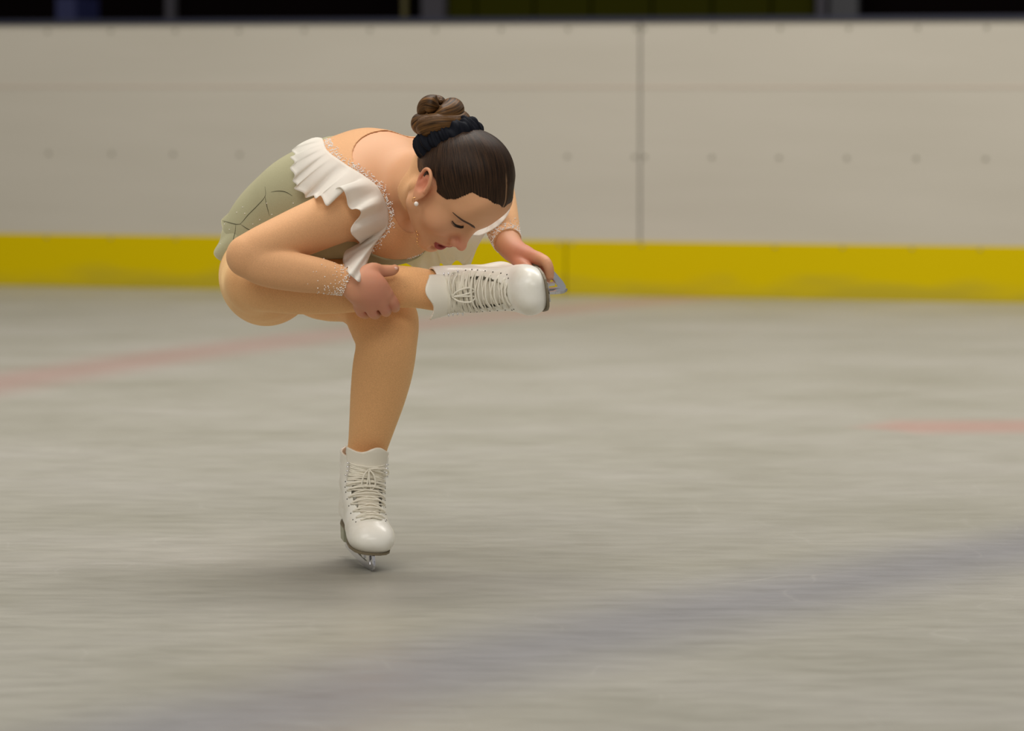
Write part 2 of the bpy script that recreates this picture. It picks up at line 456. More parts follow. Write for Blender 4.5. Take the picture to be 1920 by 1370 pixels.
    o = mesh_obj('floor', [(-20, -12, 0), (24, -12, 0), (24, 22, 0), (-20, 22, 0)], [(0, 1, 2, 3)], m, smooth=False); tag(o, kind='structure')
ice_floor()

M_pe = mat('board_plastic', (.60, .56, .485), .42, spec=.3)
co = objco(M_pe); mp = N(M_pe, 'ShaderNodeMapping'); mp.inputs['Scale'].default_value = (.5, .5, 3.5); L(M_pe, co, mp.inputs[0])
nz = noise_tex(M_pe, 2.0, 4, mp.outputs[0]); L(M_pe, ramp(M_pe, nz.outputs['Fac'], [(.3, (.430, .398, .338)), (.7, (.455, .422, .362))]).outputs[0], bsdf(M_pe).inputs['Base Color'])
M_yel = mat('yellow_plastic', (.60, .44, .0), .5, spec=.06)
co = objco(M_yel); mp = N(M_yel, 'ShaderNodeMapping'); mp.inputs['Scale'].default_value = (1, 1, 5); L(M_yel, co, mp.inputs[0])
nz = noise_tex(M_yel, 2.5, 4, mp.outputs[0]); sx = N(M_yel, 'ShaderNodeSeparateXYZ'); L(M_yel, co, sx.inputs[0])
lower_tone = math_n(M_yel, 'ADD', math_n(M_yel, 'MULTIPLY', sx.outputs[2], -6.0), math_n(M_yel, 'MULTIPLY', nz.outputs['Fac'], 1.2))  # yellow turns duller and darker towards the bottom, broken by noise
L(M_yel, ramp(M_yel, lower_tone, [(.0, (.53, .395, .0)), (.55, (.40, .31, .02))]).outputs[0], bsdf(M_yel).inputs['Base Color'])
M_bolt = mat('bolt', (.22, .20, .15), .5, .3)
M_cap = mat('cap_rail', (.012, .014, .03), .4)
M_seam = mat('seam', (.30, .27, .22), .6)

def on_board(s, z, out=0.0):
    p = BA + BD * s + BN * out; return np.array([p[0], p[1], z])
RB = np.array([[BD[0], -BN[0], 0], [BD[1], -BN[1], 0], [0, 0, 1]])
def slab(mb, s0, s1, z0, z1, o0, o1):
    mb.box(on_board((s0 + s1) / 2, (z0 + z1) / 2, (o0 + o1) / 2), ((s1 - s0) / 2, abs(o1 - o0) / 2, (z1 - z0) / 2), RB)
s_white = board_x(1200); s_yel = board_x(1062)
KZ, TZ = .235, 1.175
def place_board(s0, s1, label, kind, bolts, group):
    root = bpy.data.objects.new('dasher_board' if kind == 'w' else 'kick_plate', None); COL.objects.link(root)
    root.location = Vector(on_board((s0 + s1) / 2, 0 if kind == 'y' else KZ)); root.rotation_euler = (0, 0, BANG)
    tag(root, label, 'dasher board' if kind == 'w' else 'kick plate', group)
    mb = MB()
    if kind == 'w': slab(mb, s0 + .004, s1 - .004, KZ, TZ, -.025, 0); mb.build('panel', M_pe, root, smooth=False)
    else: slab(mb, s0 + .003, s1 - .003, 0, KZ, -.025, .010); mb.build('plate', M_yel, root, smooth=False)
    if kind == 'w':
        e = MB(); slab(e, s0 + .004, s1 - .004, .895, .903, .0, .003); e.build('seam_strip', mat('seam_strip', (.50, .42, .35), .5), root, smooth=False)
    for s, z in bolts:
        b = MB(); c = on_board(s, z, .010 if kind == 'y' else 0); pts = [c + np.array([BN[0], BN[1], 0]) * t for t in (-.004, .003)]
        b.tube(pts, .008 if kind == 'w' else .006, 10); b.build('bolt', M_bolt, root)
tops = [92, 210, 331, 450, 572, 695, 817, 940, 1065, 1192, 1207, 1337, 1462, 1590, 1719, 1848]
mids = [92, 210, 325, 450, 945, 1064, 1190, 1209, 1335, 1461, 1588, 1718, 1848]
def wb(a, b): return [(board_x(x), 1.145) for x in tops if a < x < b] + [(board_x(x), .60) for x in mids if a < x < b]
place_board(-9.0, s_white, 'off-white plastic rink board panel left of the vertical seam, behind the skater', 'w', wb(-1, 1200), None)
place_board(s_white, 18.0, 'off-white plastic rink board panel right of the vertical seam', 'w', wb(1200, 2000), None)
place_board(-9.0, s_yel, 'yellow kick plate along the ice, left length running behind the skater', 'y', [(board_x(x), .222) for x in (88, 208, 330, 1050)], None)
place_board(s_yel, 18.0, 'yellow kick plate along the ice, right length beyond the boot tip', 'y', [(board_x(x), .222) for x in (1074, 1205, 1455, 1582, 1712, 1840)], None)
mb = MB(); slab(mb, -9, 18, TZ, TZ + .022, -.10, .012); o = mb.build('cap_rail', M_cap, smooth=False); tag(o, 'dark blue-black cap rail running along the top of the rink boards', 'rail')
mb = MB(); slab(mb, -9, 18, 0, TZ, -.10, -.026); o = mb.build('wall_back', mat('board_frame', (.05, .05, .05), .7), smooth=False); tag(o, kind='structure')

# the stand behind the boards, 2.5 m further back
def back_x(px, back):
    d = ray(px, 20)[:2]; A = np.array([[d[0], -BD[0]], [d[1], -BD[1]]]); q = BA - BN * back; t, s = np.linalg.solve(A, q - CC[:2]); return s
def bslab(mb, p0, p1, z0, z1, back, th):
    s0, s1 = back_x(p0, back), back_x(p1, back); slab(mb, s0, s1, z0, z1, -back - th, -back)
M_olive = mat('olive_panel', (.020, .020, .001), .8, spec=.03)
M_post = mat('grey_post', (.05, .047, .055), .8, spec=.05)
M_black = mat('black_wall', (.003, .002, .002), 1, spec=0)
xs = [838, 892, 1001, 1108, 1222, 1335, 1446, 1528]
def panel_label(i):
    return ['narrow dark olive panel beside the grey column behind the rink boards', 'second dark olive panel from the left above the boards', 'third dark olive panel from the left above the boards', 'fourth dark olive panel, middle of the row above the boards', 'fifth dark olive panel from the left above the boards', 'sixth dark olive panel from the left above the boards', 'rightmost dark olive panel next to the grey post above the boards'][i]
for i in range(7):
    mb = MB(); bslab(mb, xs[i] + 2.5, xs[i + 1] - 2.5, 0.0, 2.6, 2.5, .04); o = mb.build('wall_panel', M_olive, smooth=False); tag(o, panel_label(i), 'panel', 'olive panels behind the boards')
for p0, p1, lab, back in ((790, 832, 'wide grey column left of the olive panels behind the boards', 2.4), (310, 324, 'thin grey post at the far left behind the boards', 2.4), (1530, 1548, 'light grey post at the right end of the olive panels', 2.4), (1556, 1608, 'broad dull grey column right of the light post behind the boards', 2.45)):
    mb = MB(); bslab(mb, p0, p1, 0, 2.6, back, .06); o = mb.build('post', M_post if p0 != 1556 else mat('dull_grey', (.03, .03, .035), .6), smooth=False); tag(o, lab, 'post')
mb = MB(); bslab(mb, 105, 142, .9, 1.35, 2.3, .3); o = mb.build('crate', mat('blue_crate', (.010, .013, .06), .6), smooth=False); tag(o, 'dark blue box standing behind the boards at the far left', 'box')
mb = MB(); bslab(mb, 753, 762, 0, 2.6, 2.4, .03); o = mb.build('pole', mat('ochre_pole', (.05, .04, .005), .6), smooth=False); tag(o, 'thin ochre pole just left of the wide grey column', 'pole')
mb = MB(); slab(mb, -12, 22, 0, 3.2, -2.9, -2.8); o = mb.build('wall_far', M_black, smooth=False); tag(o, kind='structure')
mb = MB(); slab(mb, -12, 22, 3.2, 3.3, -9.0, -1.2); o = mb.build('shade_roof', M_black, smooth=False); tag(o, kind='structure')  # unseen roof, added to keep light off the stand

# ------------------------------------------------------------------ the skater
def unit(v): v = np.array(v, float); return v / np.linalg.norm(v)
A_ = unit((.69, -.61, .37)); L_ = np.array([.55, .8, .24]); L_ = unit(L_ - A_ * (L_ @ A_)); V_ = np.cross(L_, A_)   # spine, her left, ventral(+/-)
TM = np.stack([L_, A_, V_], 1)
def pell(px, py, y, r, M=TM): return ell(P(px, py, y), np.array(r) * SZ(y) * 1000, M)

# head frame: columns right, forward, up
HM = np.array([[-.623, .342, .710], [-.791, -.246, -.571], [-.021, -.911, .421]])
u_, s_, vt_ = np.linalg.svd(HM); HM = u_ @ vt_
HO = P(842, 348, -.16); HS = 1.09
def H(r, f, u): return HM @ (np.array([r, f, u]) * HS) + HO
head = Group()
head.u(ell((0, .003, .040), (.072, .078, .083)), .01)
head.u(ell((0, .030, -.008), (.055, .056, .068)), .03)
for s in (-1, 1):
    head.u(rc((s * .050, .012, -.040), (s * .014, .068, -.074), .017, .014), .028)
    head.u(ell((s * .039, .054, -.012), (.024, .025, .025)), .02)
    head.u(rc((s * .008, .077, .034), (s * .042, .058, .036), .011, .010), .014)
head.u(ell((0, .066, .062), (.045, .020, .035)), .03)
head.u(ell((0, .070, -.078), (.017, .015, .013)), .016)
head.u(ell((0, .064, -.046), (.028, .026, .026)), .016)
for s in (-1, 1): head.sub(ell((s * .033, .092, .020), (.017, .014, .011)), .016)
for s in (-1, 1): head.u(ell((s * .032, .0665, .021), (.0155, .0125, .0125)), .004)
head.u(rc((0, .079, .022), (0, .101, -.018), .0065, .0078), .014)
head.u(ell((0, .1035, -.0205), (.0085, .0085, .0075)), .006)
for s in (-1, 1): head.u(ell((s * .0115, .093, -.0245), (.0062, .0095, .0068)), .005)
head.u(rc((0, .098, -.028), (0, .088, -.034), .004, .004), .006)
for s in (-1, 1): head.sub(ell((s * .0062, .0965, -.0305), (.0030, .0050, .0040)), .003)
# lips
head.u(chain([(-.023, .076, -.0500, .0022), (-.012, .087, -.0455, .0042), (-.004, .0915, -.0430, .0044), (0, .0915, -.0437, .0042), (.004, .0915, -.0430, .0044), (.012, .087, -.0455, .0042), (.023, .076, -.0500, .0022)], 2), .004)
head.u(chain([(-.022, .075, -.0530, .0022), (-.011, .0845, -.0620, .0048), (0, .0875, -.0645, .0054), (.011, .0845, -.0620, .0048), (.022, .075, -.0530, .0022)], 2), .004)
head.sub(ell((0, .090, -.0530), (.017, .018, .0052)), .002)
head.sub(ell((0, .083, -.0700), (.016, .006, .004)), .010)
headn = Group(); headn.ops = list(head.ops)
# ears (long axis tilted back)
for s in (-1, 1):
    q = unit((0, -.58, 1)); w = unit((s * 1, -.35, 0)); v = np.cross(q, w); EM = np.stack([w, v, q], 1); ec = np.array([s * .0735, .001, .007])
    def E(a, b, c): return ec + EM @ np.array([a, b * s, c])
    head.u(ell(ec, (.0055, .0145, .027), EM), .006)
    rim = [(.004, -.013, -.004), (.006, -.0165, .010), (.007, -.0125, .024), (.007, .000, .0305), (.006, .0125, .025), (.005, .0165, .010), (.004, .0145, -.006), (.003, .008, -.020), (.002, .001, -.029)]
    head.u(chain([(*E(a, -b, c), .0032 if i < 7 else .0052) for i, (a, b, c) in enumerate(rim)], 3), .0035)
    head.sub(ell(E(.0075, -.002, .000), (.0085, .0075, .013), EM), .004)
    head.sub(chain([(*E(.0075, .004, .012), .0022), (*E(.0078, .006, .020), .0022), (*E(.0075, -.003, .0245), .0018)], 3), .0025)
    head.u(ell(E(.002, -.0125, -.003), (.004, .003, .0055), EM), .003)
HEAD = head.xf(HM, HO, HS); HEADN = headn.xf(HM, HO, HS)

neck = Group()
hb = H(0, -.030, -.020); hb2 = H(0, -.012, -.045)
nb = P(738, 338, .015)
neck.u(chain([(*P(700, 335, .05), .062), (*nb, .056), (*((nb + hb2) / 2), .0515), (*hb2, .047), (*hb, .042)], 4), .02)
neck.u(chain([(*P(690, 302, .07), .052), (*P(735, 308, .03), .044), (*P(775, 322, -.03), .036), (*H(0, -.040, .0), .034)], 4), .03)
# sternomastoid towards the ear
neck.u(chain([(*P(757, 410, -.055), .012), (*P(775, 392, -.10), .012), (*H(.050, -.014, -.030), .010)], 4), .02)

torso = Group()
torso.u(pell(668, 362, .05, (.132, .125, .108)), .04)
torso.u(pell(601, 378, .11, (.115, .12, .098)), .05)
torso.u(pell(562, 402, .16, (.108, .11, .090)), .05)
torso.u(pell(524, 447, .20, (.122, .092, .092)), .05)
torso.u(rc(P(672, 372, -.045), P(790, 315, .11), .058, .055), .06)     # shoulder girdle
torso.u(ell(P(735, 420, -.01), (.05, .05, .045)), .05)                 # upper chest
torso.u(ell(P(708, 438, -.03), (.052, .05, .042)), .04)                # bust
torso.u(ell(P(728, 446, .02), (.058, .055, .046)), .03)
torso.u(ell(P(765, 430, .05), (.052, .05, .042)), .04)

armR = Group(); armR.u(pchain([(664, 388, -.065, 56), (625, 408, -.11, 48), (560, 436, -.16, 44), (500, 462, -.20, 40), (464, 479, -.215, 37)], 5), .012)
armR.u(pchain([(464, 482, -.215, 35), (500, 499, -.218, 36), (560, 511, -.218, 34), (610, 519, -.215, 29), (650, 530, -.212, 22), (668, 540, -.212, 21)], 5), .006)
armL = Group(); armL.u(pchain([(800, 318, .10, 52), (850, 312, .17, 44), (900, 312, .235, 38), (914, 325, .245, 36)], 4), .012)
armL.u(pchain([(912, 322, .245, 36), (925, 360, .19, 37), (938, 410, .10, 32), (948, 445, .035, 26), (962, 468, -.005, 22)], 5), .01)

def ortho(M): u, s, v = np.linalg.svd(np.array(M)); return u @ v
MSt = ortho([[.226, .971, .125], [-.955, .238, -.176], [-.19, -.04, .976]]); SS = np.array([.95, .94, .90])
MFr = ortho([[.262, -.122, -.960], [-.960, -.12, -.245], [-.110, .985, -.137]]); SF = np.array([1.0, .97, 1.03])
oS = P(701, 1036, -.12) - MSt @ (np.array([.183, 0, 0]) * SS)
BLADE = [(-.085, -.046), (-.070, -.0495), (.0, -.051), (.10, -.050), (.150, -.047), (.172, -.041), (.176, -.044), (.181, -.037), (.186, -.039), (.190, -.031), (.195, -.032), (.196, -.022), (.190, -.014), (.178, -.012), (.150, -.030), (.118, -.034), (.03, -.035), (-.03, -.035), (-.085, -.038)]
def shear(pts): return [(x, (z * .86 - .12 * max(.165 - x, 0) * min(1, -z / .030))) for x, z in pts]
BLADE = shear(BLADE)
oS[2] -= min((MSt @ (np.array([x, 0, z]) * SS) + oS)[2] for x, z in BLADE)
oF = P(1028, 550, -.26) - MFr @ (np.array([.183, 0, 0]) * SF)
def WS(*p): return MSt @ (np.array(p) * SS) + oS
def WF(*p): return MFr @ (np.array(p) * SF) + oF
legR = Group()
legR.u(pchain([(535, 470, .22, 92), (505, 512, .12, 84), (492, 528, .02, 74), (482, 530, -.06, 58)], 4), .02)
legR.u(pell(498, 520, .13, (.075, .08, .082), None), .04)
shin = chain([[*P(a, b, y), r * SZ(y)] for a, b, y, r in [(474, 526, -.095, 50), (500, 534, -.115, 48), (560, 541, -.125, 46), (640, 541, -.125, 44), (720, 537, -.120, 39), (780, 539, -.115, 36)]] + [[*WF(0, 0, .15), .034], [*WF(-.004, 0, .09), .031]], 4)
legR.u(shin, .02)
legL = Group()
legL.u(pchain([(570, 480, .24, 92), (610, 520, .14, 78), (665, 550, .05, 55), (712, 592, -.025, 52), (722, 606, -.035, 55)], 4), .02)
legL.u(chain([[*P(a, b, y), r * SZ(y)] for a, b, y, r in [(718, 600, -.035, 61), (725, 640, -.045, 55), (718, 690, -.02, 55), (709, 740, .0, 50), (699, 790, .015, 42), (689, 838, .03, 35)]] + [[*WS(.0, 0, .13), .034], [*WS(-.006, 0, .08), .031]], 4), .02)

handR = Group()
# near hand: back of the hand to the camera, fingers over the shin
handR.u(pchain([(655, 533, -.213, 22), (672, 545, -.212, 24)], 3), .006)
for (a, b, c) in (((668, 545, -.207, 16), (676, 562, -.200, 15), (674, 574, -.192, 12)), ((672, 541, -.212, 17), (690, 560, -.208, 15), (696, 574, -.200, 12)), ((675, 534, -.215, 17), (702, 550, -.212, 15), (716, 566, -.203, 12)), ((678, 526, -.214, 17), (708, 535, -.213, 15), (726, 550, -.206, 11.5))):
    handR.u(pchain([a, b, c], 4), .014)
handR.u(pell(692, 532, -.205, (.026, .02, .026), None), .02)
fing = [[(674, 572, -.192, 10), (676, 584, -.182, 9.3), (686, 589, -.150, 8.5), (694, 582, -.118, 8)],
        [(694, 572, -.200, 10.5), (697, 584, -.190, 10), (704, 590, -.155, 9), (710, 583, -.118, 8)],
        [(713, 564, -.203, 10.8), (720, 578, -.193, 10.2), (724, 585, -.160, 9.2), (728, 579, -.120, 8.2)],
        [(724, 549, -.205, 10.8), (738, 567, -.194, 10), (741, 577, -.165, 9), (742, 570, -.130, 8)]]
for f in fing: handR.u(pchain(f, 4), .0035)
handR.u(pchain([(676, 518, -.207, 15), (698, 506, -.195, 14), (716, 508, -.184, 11.5), (734, 507, -.176, 10), (740, 504, -.172, 8.5)], 4), .008)
handL = Group()
handL.u(pchain([(955, 462, .01, 23), (971, 475, -.025, 22.5), (985, 482, -.05, 19)], 4), .008)
handL.u(pchain([(982, 478, -.045, 17), (1002, 482, -.085, 13), (1013, 486, -.10, 11.5)], 4), .010)
handL.u(pchain([(1008, 484, -.095, 12), (1022, 490, -.125, 10.5), (1029, 503, -.135, 9.4), (1031, 518, -.135, 8)], 4), .003)
handL.u(pchain([(1004, 484, -.065, 12.5), (1018, 492, -.085, 11), (1023, 507, -.095, 9.6), (1025, 523, -.100, 8)], 4), .0025)
handL.u(pchain([(998, 486, -.040, 12.5), (1011, 494, -.058, 11), (1016, 509, -.068, 9.6), (1018, 526, -.075, 8)], 4), .0025)
handL.u(pchain([(992, 488, -.020, 11.5), (1003, 497, -.035, 10), (1008, 510, -.045, 8.8), (1010, 525, -.052, 7.5)], 4), .0025)
handL.u(pchain([(968, 484, -.035, 13), (980, 495, -.075, 11.5), (990, 503, -.100, 10), (1000, 510, -.115, 8.5)], 4), .005)

BODY = Field([(torso, .0), (legR, .02), (legL, .006), (neck, .035), (HEAD, .010), (armR, .012), (armL, .012), (handR, .004), (handL, .004)])
person = bpy.data.objects.new('person', None); COL.objects.link(person); person.location = Vector(ground(694, 1066))
tag(person, 'figure skater in sage green dress, crouched in a one-legged spin, holding her raised boot', 'person')
HRES = globals().get('HRES', .0018)
t0 = __import__('time').time()
V, F = surface(BODY, (-.62, -.26, .0), (.14, .54, .90), HRES)
# natural colour of the skin: face, lips, flushed hands and ears
Lc = ((V - HO) @ HM) / HS
col = np.tile(np.array([.69, .36, .19]), (len(V), 1))
def blend(col, m, c): m = np.clip(m, 0, 1)[:, None]; return col * (1 - m) + np.array(c) * m
def bell(d, r): return np.exp(-(d / r) ** 2)
hd = (np.abs(Lc) < .16).all(1)
col = blend(col, .35 * bell(np.linalg.norm(Lc - (.04, .07, -.015), axis=1), .03), (.70, .27, .17))
col = blend(col, .35 * bell(np.linalg.norm(Lc - (-.04, .07, -.015), axis=1), .03), (.70, .27, .17))
col = blend(col, .6 * bell(np.linalg.norm(Lc - (0, .102, -.024), axis=1), .022), (.70, .22, .17))
col = blend(col, .75 * bell(np.linalg.norm((Lc * (1, 1, 1)) - (.077, -.008, .008), axis=1), .024), (.66, .20, .13))
lipz = Lc[:, 2]; lipw = np.abs(Lc[:, 0])
zu = -.0405 - .0085 * (lipw / .023) ** 1.6 - .0; zl = -.0700 + .0135 * (lipw / .023) ** 2
deep = bell(np.linalg.norm((Lc - (0, .078, -.0535)) / (1.5, 1.2, .5), axis=1), .0105)  # dark of the parted mouth, painted into the tint
lm = ((Lc[:, 1] > .070) & (lipw < .024)) * np.clip((zu - lipz) / .0012, 0, 1) * np.clip((lipz - zl) / .0012, 0, 1)
col = blend(col, lm * .96, (.34, .035, .035)); col = blend(col, deep, (.06, .008, .008))
# eyelid shade make-up and crease
for s in (1, -1):
    d = np.linalg.norm((Lc - (s * .033, .077, .026)) / (1.7, 1, .55), axis=1); col = blend(col, .45 * bell(d, .010), (.36, .15, .085))
dR = V - P(700, 545, -.2); col = blend(col, .8 * bell(np.linalg.norm(dR, axis=1), .06), (.56, .195, .145))
dL = V - P(1000, 490, -.05); col = blend(col, .85 * bell(np.linalg.norm(dL, axis=1), .075), (.55, .18, .125))
for f in fing:
    q = P(*f[1][:3]); col = blend(col, .5 * bell(np.linalg.norm(V - q, axis=1), .012), (.68, .22, .17))
body = mesh_obj('body', V, F, M_skin, person, attrs={'tint': col})
if 'FITHAIR' in globals():
    pp, ok = hit(Field([(HEAD, 0)]), [(945,389),(925,380),(898,367),(884,358),(864,371),(850,373),(819,362),(815,345),(785,312)], -.3, .4)
    q = ((pp - HO) @ HM) / HS; d = q - np.array([0, -.006, .030])
    for a_, b_ in zip(q, d): print('HL', a_.round(4), 'phi', round(math.degrees(math.atan2(b_[2], abs(b_[0]))),1), 'th', round(math.degrees(math.acos(b_[1]/np.linalg.norm(b_))),1))
print('body', len(V), __import__('time').time() - t0)

class Fn:
    """field from a plain function of points"""
    def __init__(s, f): s.f = f
    def __call__(s, Q): return s.f(np.asarray(Q, float))
def relax(V, F, it=2, w=.5):
    V = np.array(V, float); n = len(V)
    E_ = np.concatenate([F[:, [0, 1]], F[:, [1, 2]], F[:, [2, 3]], F[:, [3, 0]]])
    for _ in range(it):
        S = np.zeros_like(V); c = np.zeros(n)
        for k in range(3): S[:, k] = np.bincount(E_[:, 0], V[E_[:, 1], k], n) + np.bincount(E_[:, 1], V[E_[:, 0], k], n)
        c = np.bincount(E_[:, 0], minlength=n) + np.bincount(E_[:, 1], minlength=n)
        V = V * (1 - w) + w * S / np.maximum(c, 1)[:, None]
    return V
# ---- tights
LEGS = Field([(legR, .0), (legL, .006)])
V, F = surface(Fn(lambda Q: LEGS(Q) - .0022), (-.62, -.20, .08), (.02, .54, .62), .0026)
tights = mesh_obj('tights', V, F, M_tights, person)

# ---- nude mesh leotard top with sleeves; neckline scooped around the neck
neck_cut = Field([(Group().u(ell(P(735, 300, -.02), (.078, .13, .062))).u(chain([(*P(760, 338, -.06), .044), (*P(774, 380, -.09), .040), (*P(778, 402, -.08), .034)], 4), .03).u(chain([(*P(790, 350, -.07), .06), (*P(830, 380, -.05), .075), (*P(840, 300, .0), .12)], 4), .03), 0)])
TOPF = Field([(torso, .0), (armR, .012), (armL, .012), (neck, .035)])
ARMS = Field([(armR, 0), (armL, 0)])
wR = P(650, 535, -.212); wRn = unit(P(652, 541, -.212) - P(600, 522, -.215)); wRn = unit(wRn + np.array([0.05, 0, -.30]) * .0)
wL = P(950, 452, .02); wLn = unit(P(962, 468, -.005) - P(944, 436, .05))
def wrist_cut(Q):
    # positive beyond each cuff, only near the wrists
    a = (Q - wR) @ wRn; a = np.where(np.linalg.norm(Q - wR, axis=1) < .10, a, -1)
    b = (Q - wL) @ wLn; b = np.where(np.linalg.norm(Q - wL, axis=1) < .10, b, -1)
    return np.maximum(a, b)
def topf(Q):
    d = TOPF(Q) - .0026
    # fine folds at the armpit
    return np.maximum(np.maximum(d, -neck_cut(Q)), wrist_cut(Q))
V, F = surface(Fn(topf), (-.62, -.26, .40), (.14, .54, .86), .002)
top = mesh_obj('leotard_top', relax(V, F, 3), F, M_mesh, person)

# ---- sage bodice: torso below the off-shoulder line
bp0 = P(592, 262, .06); bp1 = P(640, 430, -.08)
bpn = unit(A_ * 1.0 + L_ * .10 + V_ * -.24)
line = P(650, 335, .03)
def bodf(Q):
    d = Field([(torso, .0)])(Q) - .0055
    return np.maximum(d, (Q - line) @ bpn)
V, F = surface(Fn(bodf), (-.62, -.20, .40), (.10, .54, .86), .003)
bod = mesh_obj('bodice', relax(V, F, 2), F, M_sage, person)

# ---- skirt: flared panel over hips, ring sweep around the spine with deep folds
def skirt():
    nU, nV = 240, 40; V = []; F = []
    c0 = P(562, 405, .155); c1 = P(494, 464, .21); ax = unit(c0 - c1)
    e1 = unit(L_ - ax * (L_ @ ax)); e2 = np.cross(ax, e1)   # e1: her left, e2: ventral/dorsal
    for side in (0, 1):
        for j in range(nV + 1):
            v = j / nV; c = c0 * (1 - v) + c1 * v
            r1 = .112 + .022 * v ** 1.1; r2 = .085 + .010 * math.sin(v * 1.5)
            for i in range(nU):
                t = 2 * math.pi * i / nU
                fold = (.0 + .0055 * v ** 1.5) * (math.sin(7 * t + 1.1) + .45 * math.sin(13 * t + 2.0 + v))
                p = c + e1 * math.cos(t) * (r1 + fold) + e2 * math.sin(t) * (r2 + fold)
                # hem hangs down a little
                p = p + np.array([0, 0, -1.0]) * (.012 * v * v) - ax * .006 * math.sin(7 * t + 1.1) * v
                q = c - p; V.append(p + unit(q) * (.0018 * side))
    n = (nV + 1) * nU
    for side in (0, 1):
        for j in range(nV):
            for i in range(nU):
                a = side * n + j * nU + i; b = side * n + j * nU + (i + 1) % nU; f = (a, b, b + nU, a + nU)
                F.append(f if side else f[::-1])
    for i in range(nU):
        a = nV * nU + i; b = nV * nU + (i + 1) % nU; F.append((a, b, b + n, a + n))
        a = i; b = (i + 1) % nU; F.append((a, a + n, b + n, b))
    return mesh_obj('skirt', V, F, M_sage, person)
sk = skirt()

# ---- chiffon ruffle round the shoulder
def resample(pts, n):
    p = np.array(pts, float); d = np.r_[0, np.cumsum(np.linalg.norm(np.diff(p, axis=0), axis=1))]; d /= d[-1]
    return np.stack([np.interp(np.linspace(0, 1, n), d, p[:, k]) for k in range(p.shape[1])], 1)
def smooth(p, it=2):
    for _ in range(it): p[1:-1] = p[1:-1] * .5 + (p[:-2] + p[2:]) * .25
    return p
TORB = Field([(torso, .0), (armR, .012), (neck, .035)])
def ruffle_near():
    # pairs: base on the body, outer edge (pixel, lift towards the viewer in metres)
    pr = [((606, 266), (588, 266), .0), ((608, 268), (574, 272), .0), ((609, 270), (560, 280), .001), ((610, 272), (550, 289), .003), ((611, 275), (557, 296), .014), ((612, 278), (547, 301), .004), ((613, 281), (556, 310), .016), ((615, 285), (547, 321), .004),
          ((618, 289), (556, 333), .018), ((621, 292), (552, 345), .004), ((627, 297), (560, 352), .020), ((633, 301), (554, 359), .006), ((640, 306), (572, 367), .018), ((647, 311), (575, 376), .006), ((654, 316), (588, 372), .020), ((660, 320), (593, 377), .006),
          ((667, 324), (602, 371), .016), ((674, 328), (610, 388), .010), ((680, 332), (617, 386), .004), ((686, 337), (626, 360), .022), ((692, 341), (634, 354), .034), ((698, 346), (642, 360), .030), ((704, 351), (647, 372), .014), ((709, 357), (650, 386), .002), ((713, 363), (657, 393), .008), ((717, 369), (666, 391), .026),
          ((720, 376), (674, 394), .034), ((723, 383), (673, 402), .020), ((725, 390), (663, 414), .006), ((726, 397), (656, 426), .012), ((727, 404), (657, 436), .022), ((727, 411), (663, 444), .030), ((726, 418), (673, 455), .022), ((724, 425), (664, 461), -.006),
          ((721, 431), (648, 468), -.012), ((717, 436), (643, 478), .004), ((713, 441), (643, 492), .016), ((709, 446), (652, 508), .018), ((705, 451), (664, 518), .012), ((701, 457), (675, 524), .004), ((698, 462), (683, 505), .010), ((695, 467), (689, 485), .012), ((692, 472), (691, 474), .006)]
    base, ok = hit(TORB, [p[0] for p in pr])
    base = snap(TORB, base[ : ], .0); N1 = 420; bpx = np.array([[*p[0]] for p in pr]); B = smooth(resample_by(base, N1), 20)
    outer_pts, ok2 = hit(TORB, [p[1] for p in pr])
    ys = []
    for (b, o, l), bb, oo, k in zip(pr, base, outer_pts, ok2):
        y = min(bb[1] + .02, oo[1] if k else bb[1] + .01) - .010 - l
        ys.append(y)
    ys = np.array(ys) - YOFF
    O = np.array([P(p[1][0], p[1][1], y) for p, y in zip(pr, ys)])
    O = smooth(resample_by(O, N1, True), 4)
    nV = 18; V = []; uv = []
    G = grad(TORB, B)
    for i in range(N1):
        for j in range(nV + 1):
            v = j / nV; w = v ** 1.0
            p = B[i] * (1 - w) + O[i] * w + G[i] * .0075 + np.array([0, -1, .15]) * .010 * math.sin(math.pi * min(v * 1.1, 1))
            V.append(p)
    V = np.array(V); d = TORB(V); g = grad(TORB, V); V = V + g * np.maximum(.0072 - d, 0)[:, None]
    F = [(i * (nV + 1) + j, (i + 1) * (nV + 1) + j, (i + 1) * (nV + 1) + j + 1, i * (nV + 1) + j + 1) for i in range(N1 - 1) for j in range(nV)]
    o = mesh_obj('ruffle', V, F, M_chiffon, person)
    md = o.modifiers.new('thick', 'SOLIDIFY'); md.thickness = .0007
    return o, B
def resample_by(p, n, cat=False):
    idx = np.linspace(0, len(p) - 1, n)
    if cat:
        s = spline(p, 24); t = np.linspace(0, len(s) - 1, n); return np.stack([np.interp(t, np.arange(len(s)), s[:, k]) for k in range(3)], 1)
    return np.stack([np.interp(idx, np.arange(len(p)), p[:, k]) for k in range(3)], 1)
ruf, RB_ = ruffle_near()
def ruffle_far(name, rows, m, thick=.0007, amp=.006):
    A = snap(Field([(torso, .0), (armL, .012)]), [P(*a) for a, b in rows], .004, 12); B = np.array([P(*b) for a, b in rows])
    N1 = 120; A = resample_by(A, N1, True); B = resample_by(B, N1, True); nV = 12
    V = [A[i] * (1 - j / nV) + B[i] * (j / nV) + np.array([0, -amp, 0]) * math.sin(i * .35) * (j / nV) for i in range(N1) for j in range(nV + 1)]
    F = [(i * (nV + 1) + j, (i + 1) * (nV + 1) + j, (i + 1) * (nV + 1) + j + 1, i * (nV + 1) + j + 1) for i in range(N1 - 1) for j in range(nV)]
    o = mesh_obj(name, V, F, m, person); md = o.modifiers.new('thick', 'SOLIDIFY'); md.thickness = thick
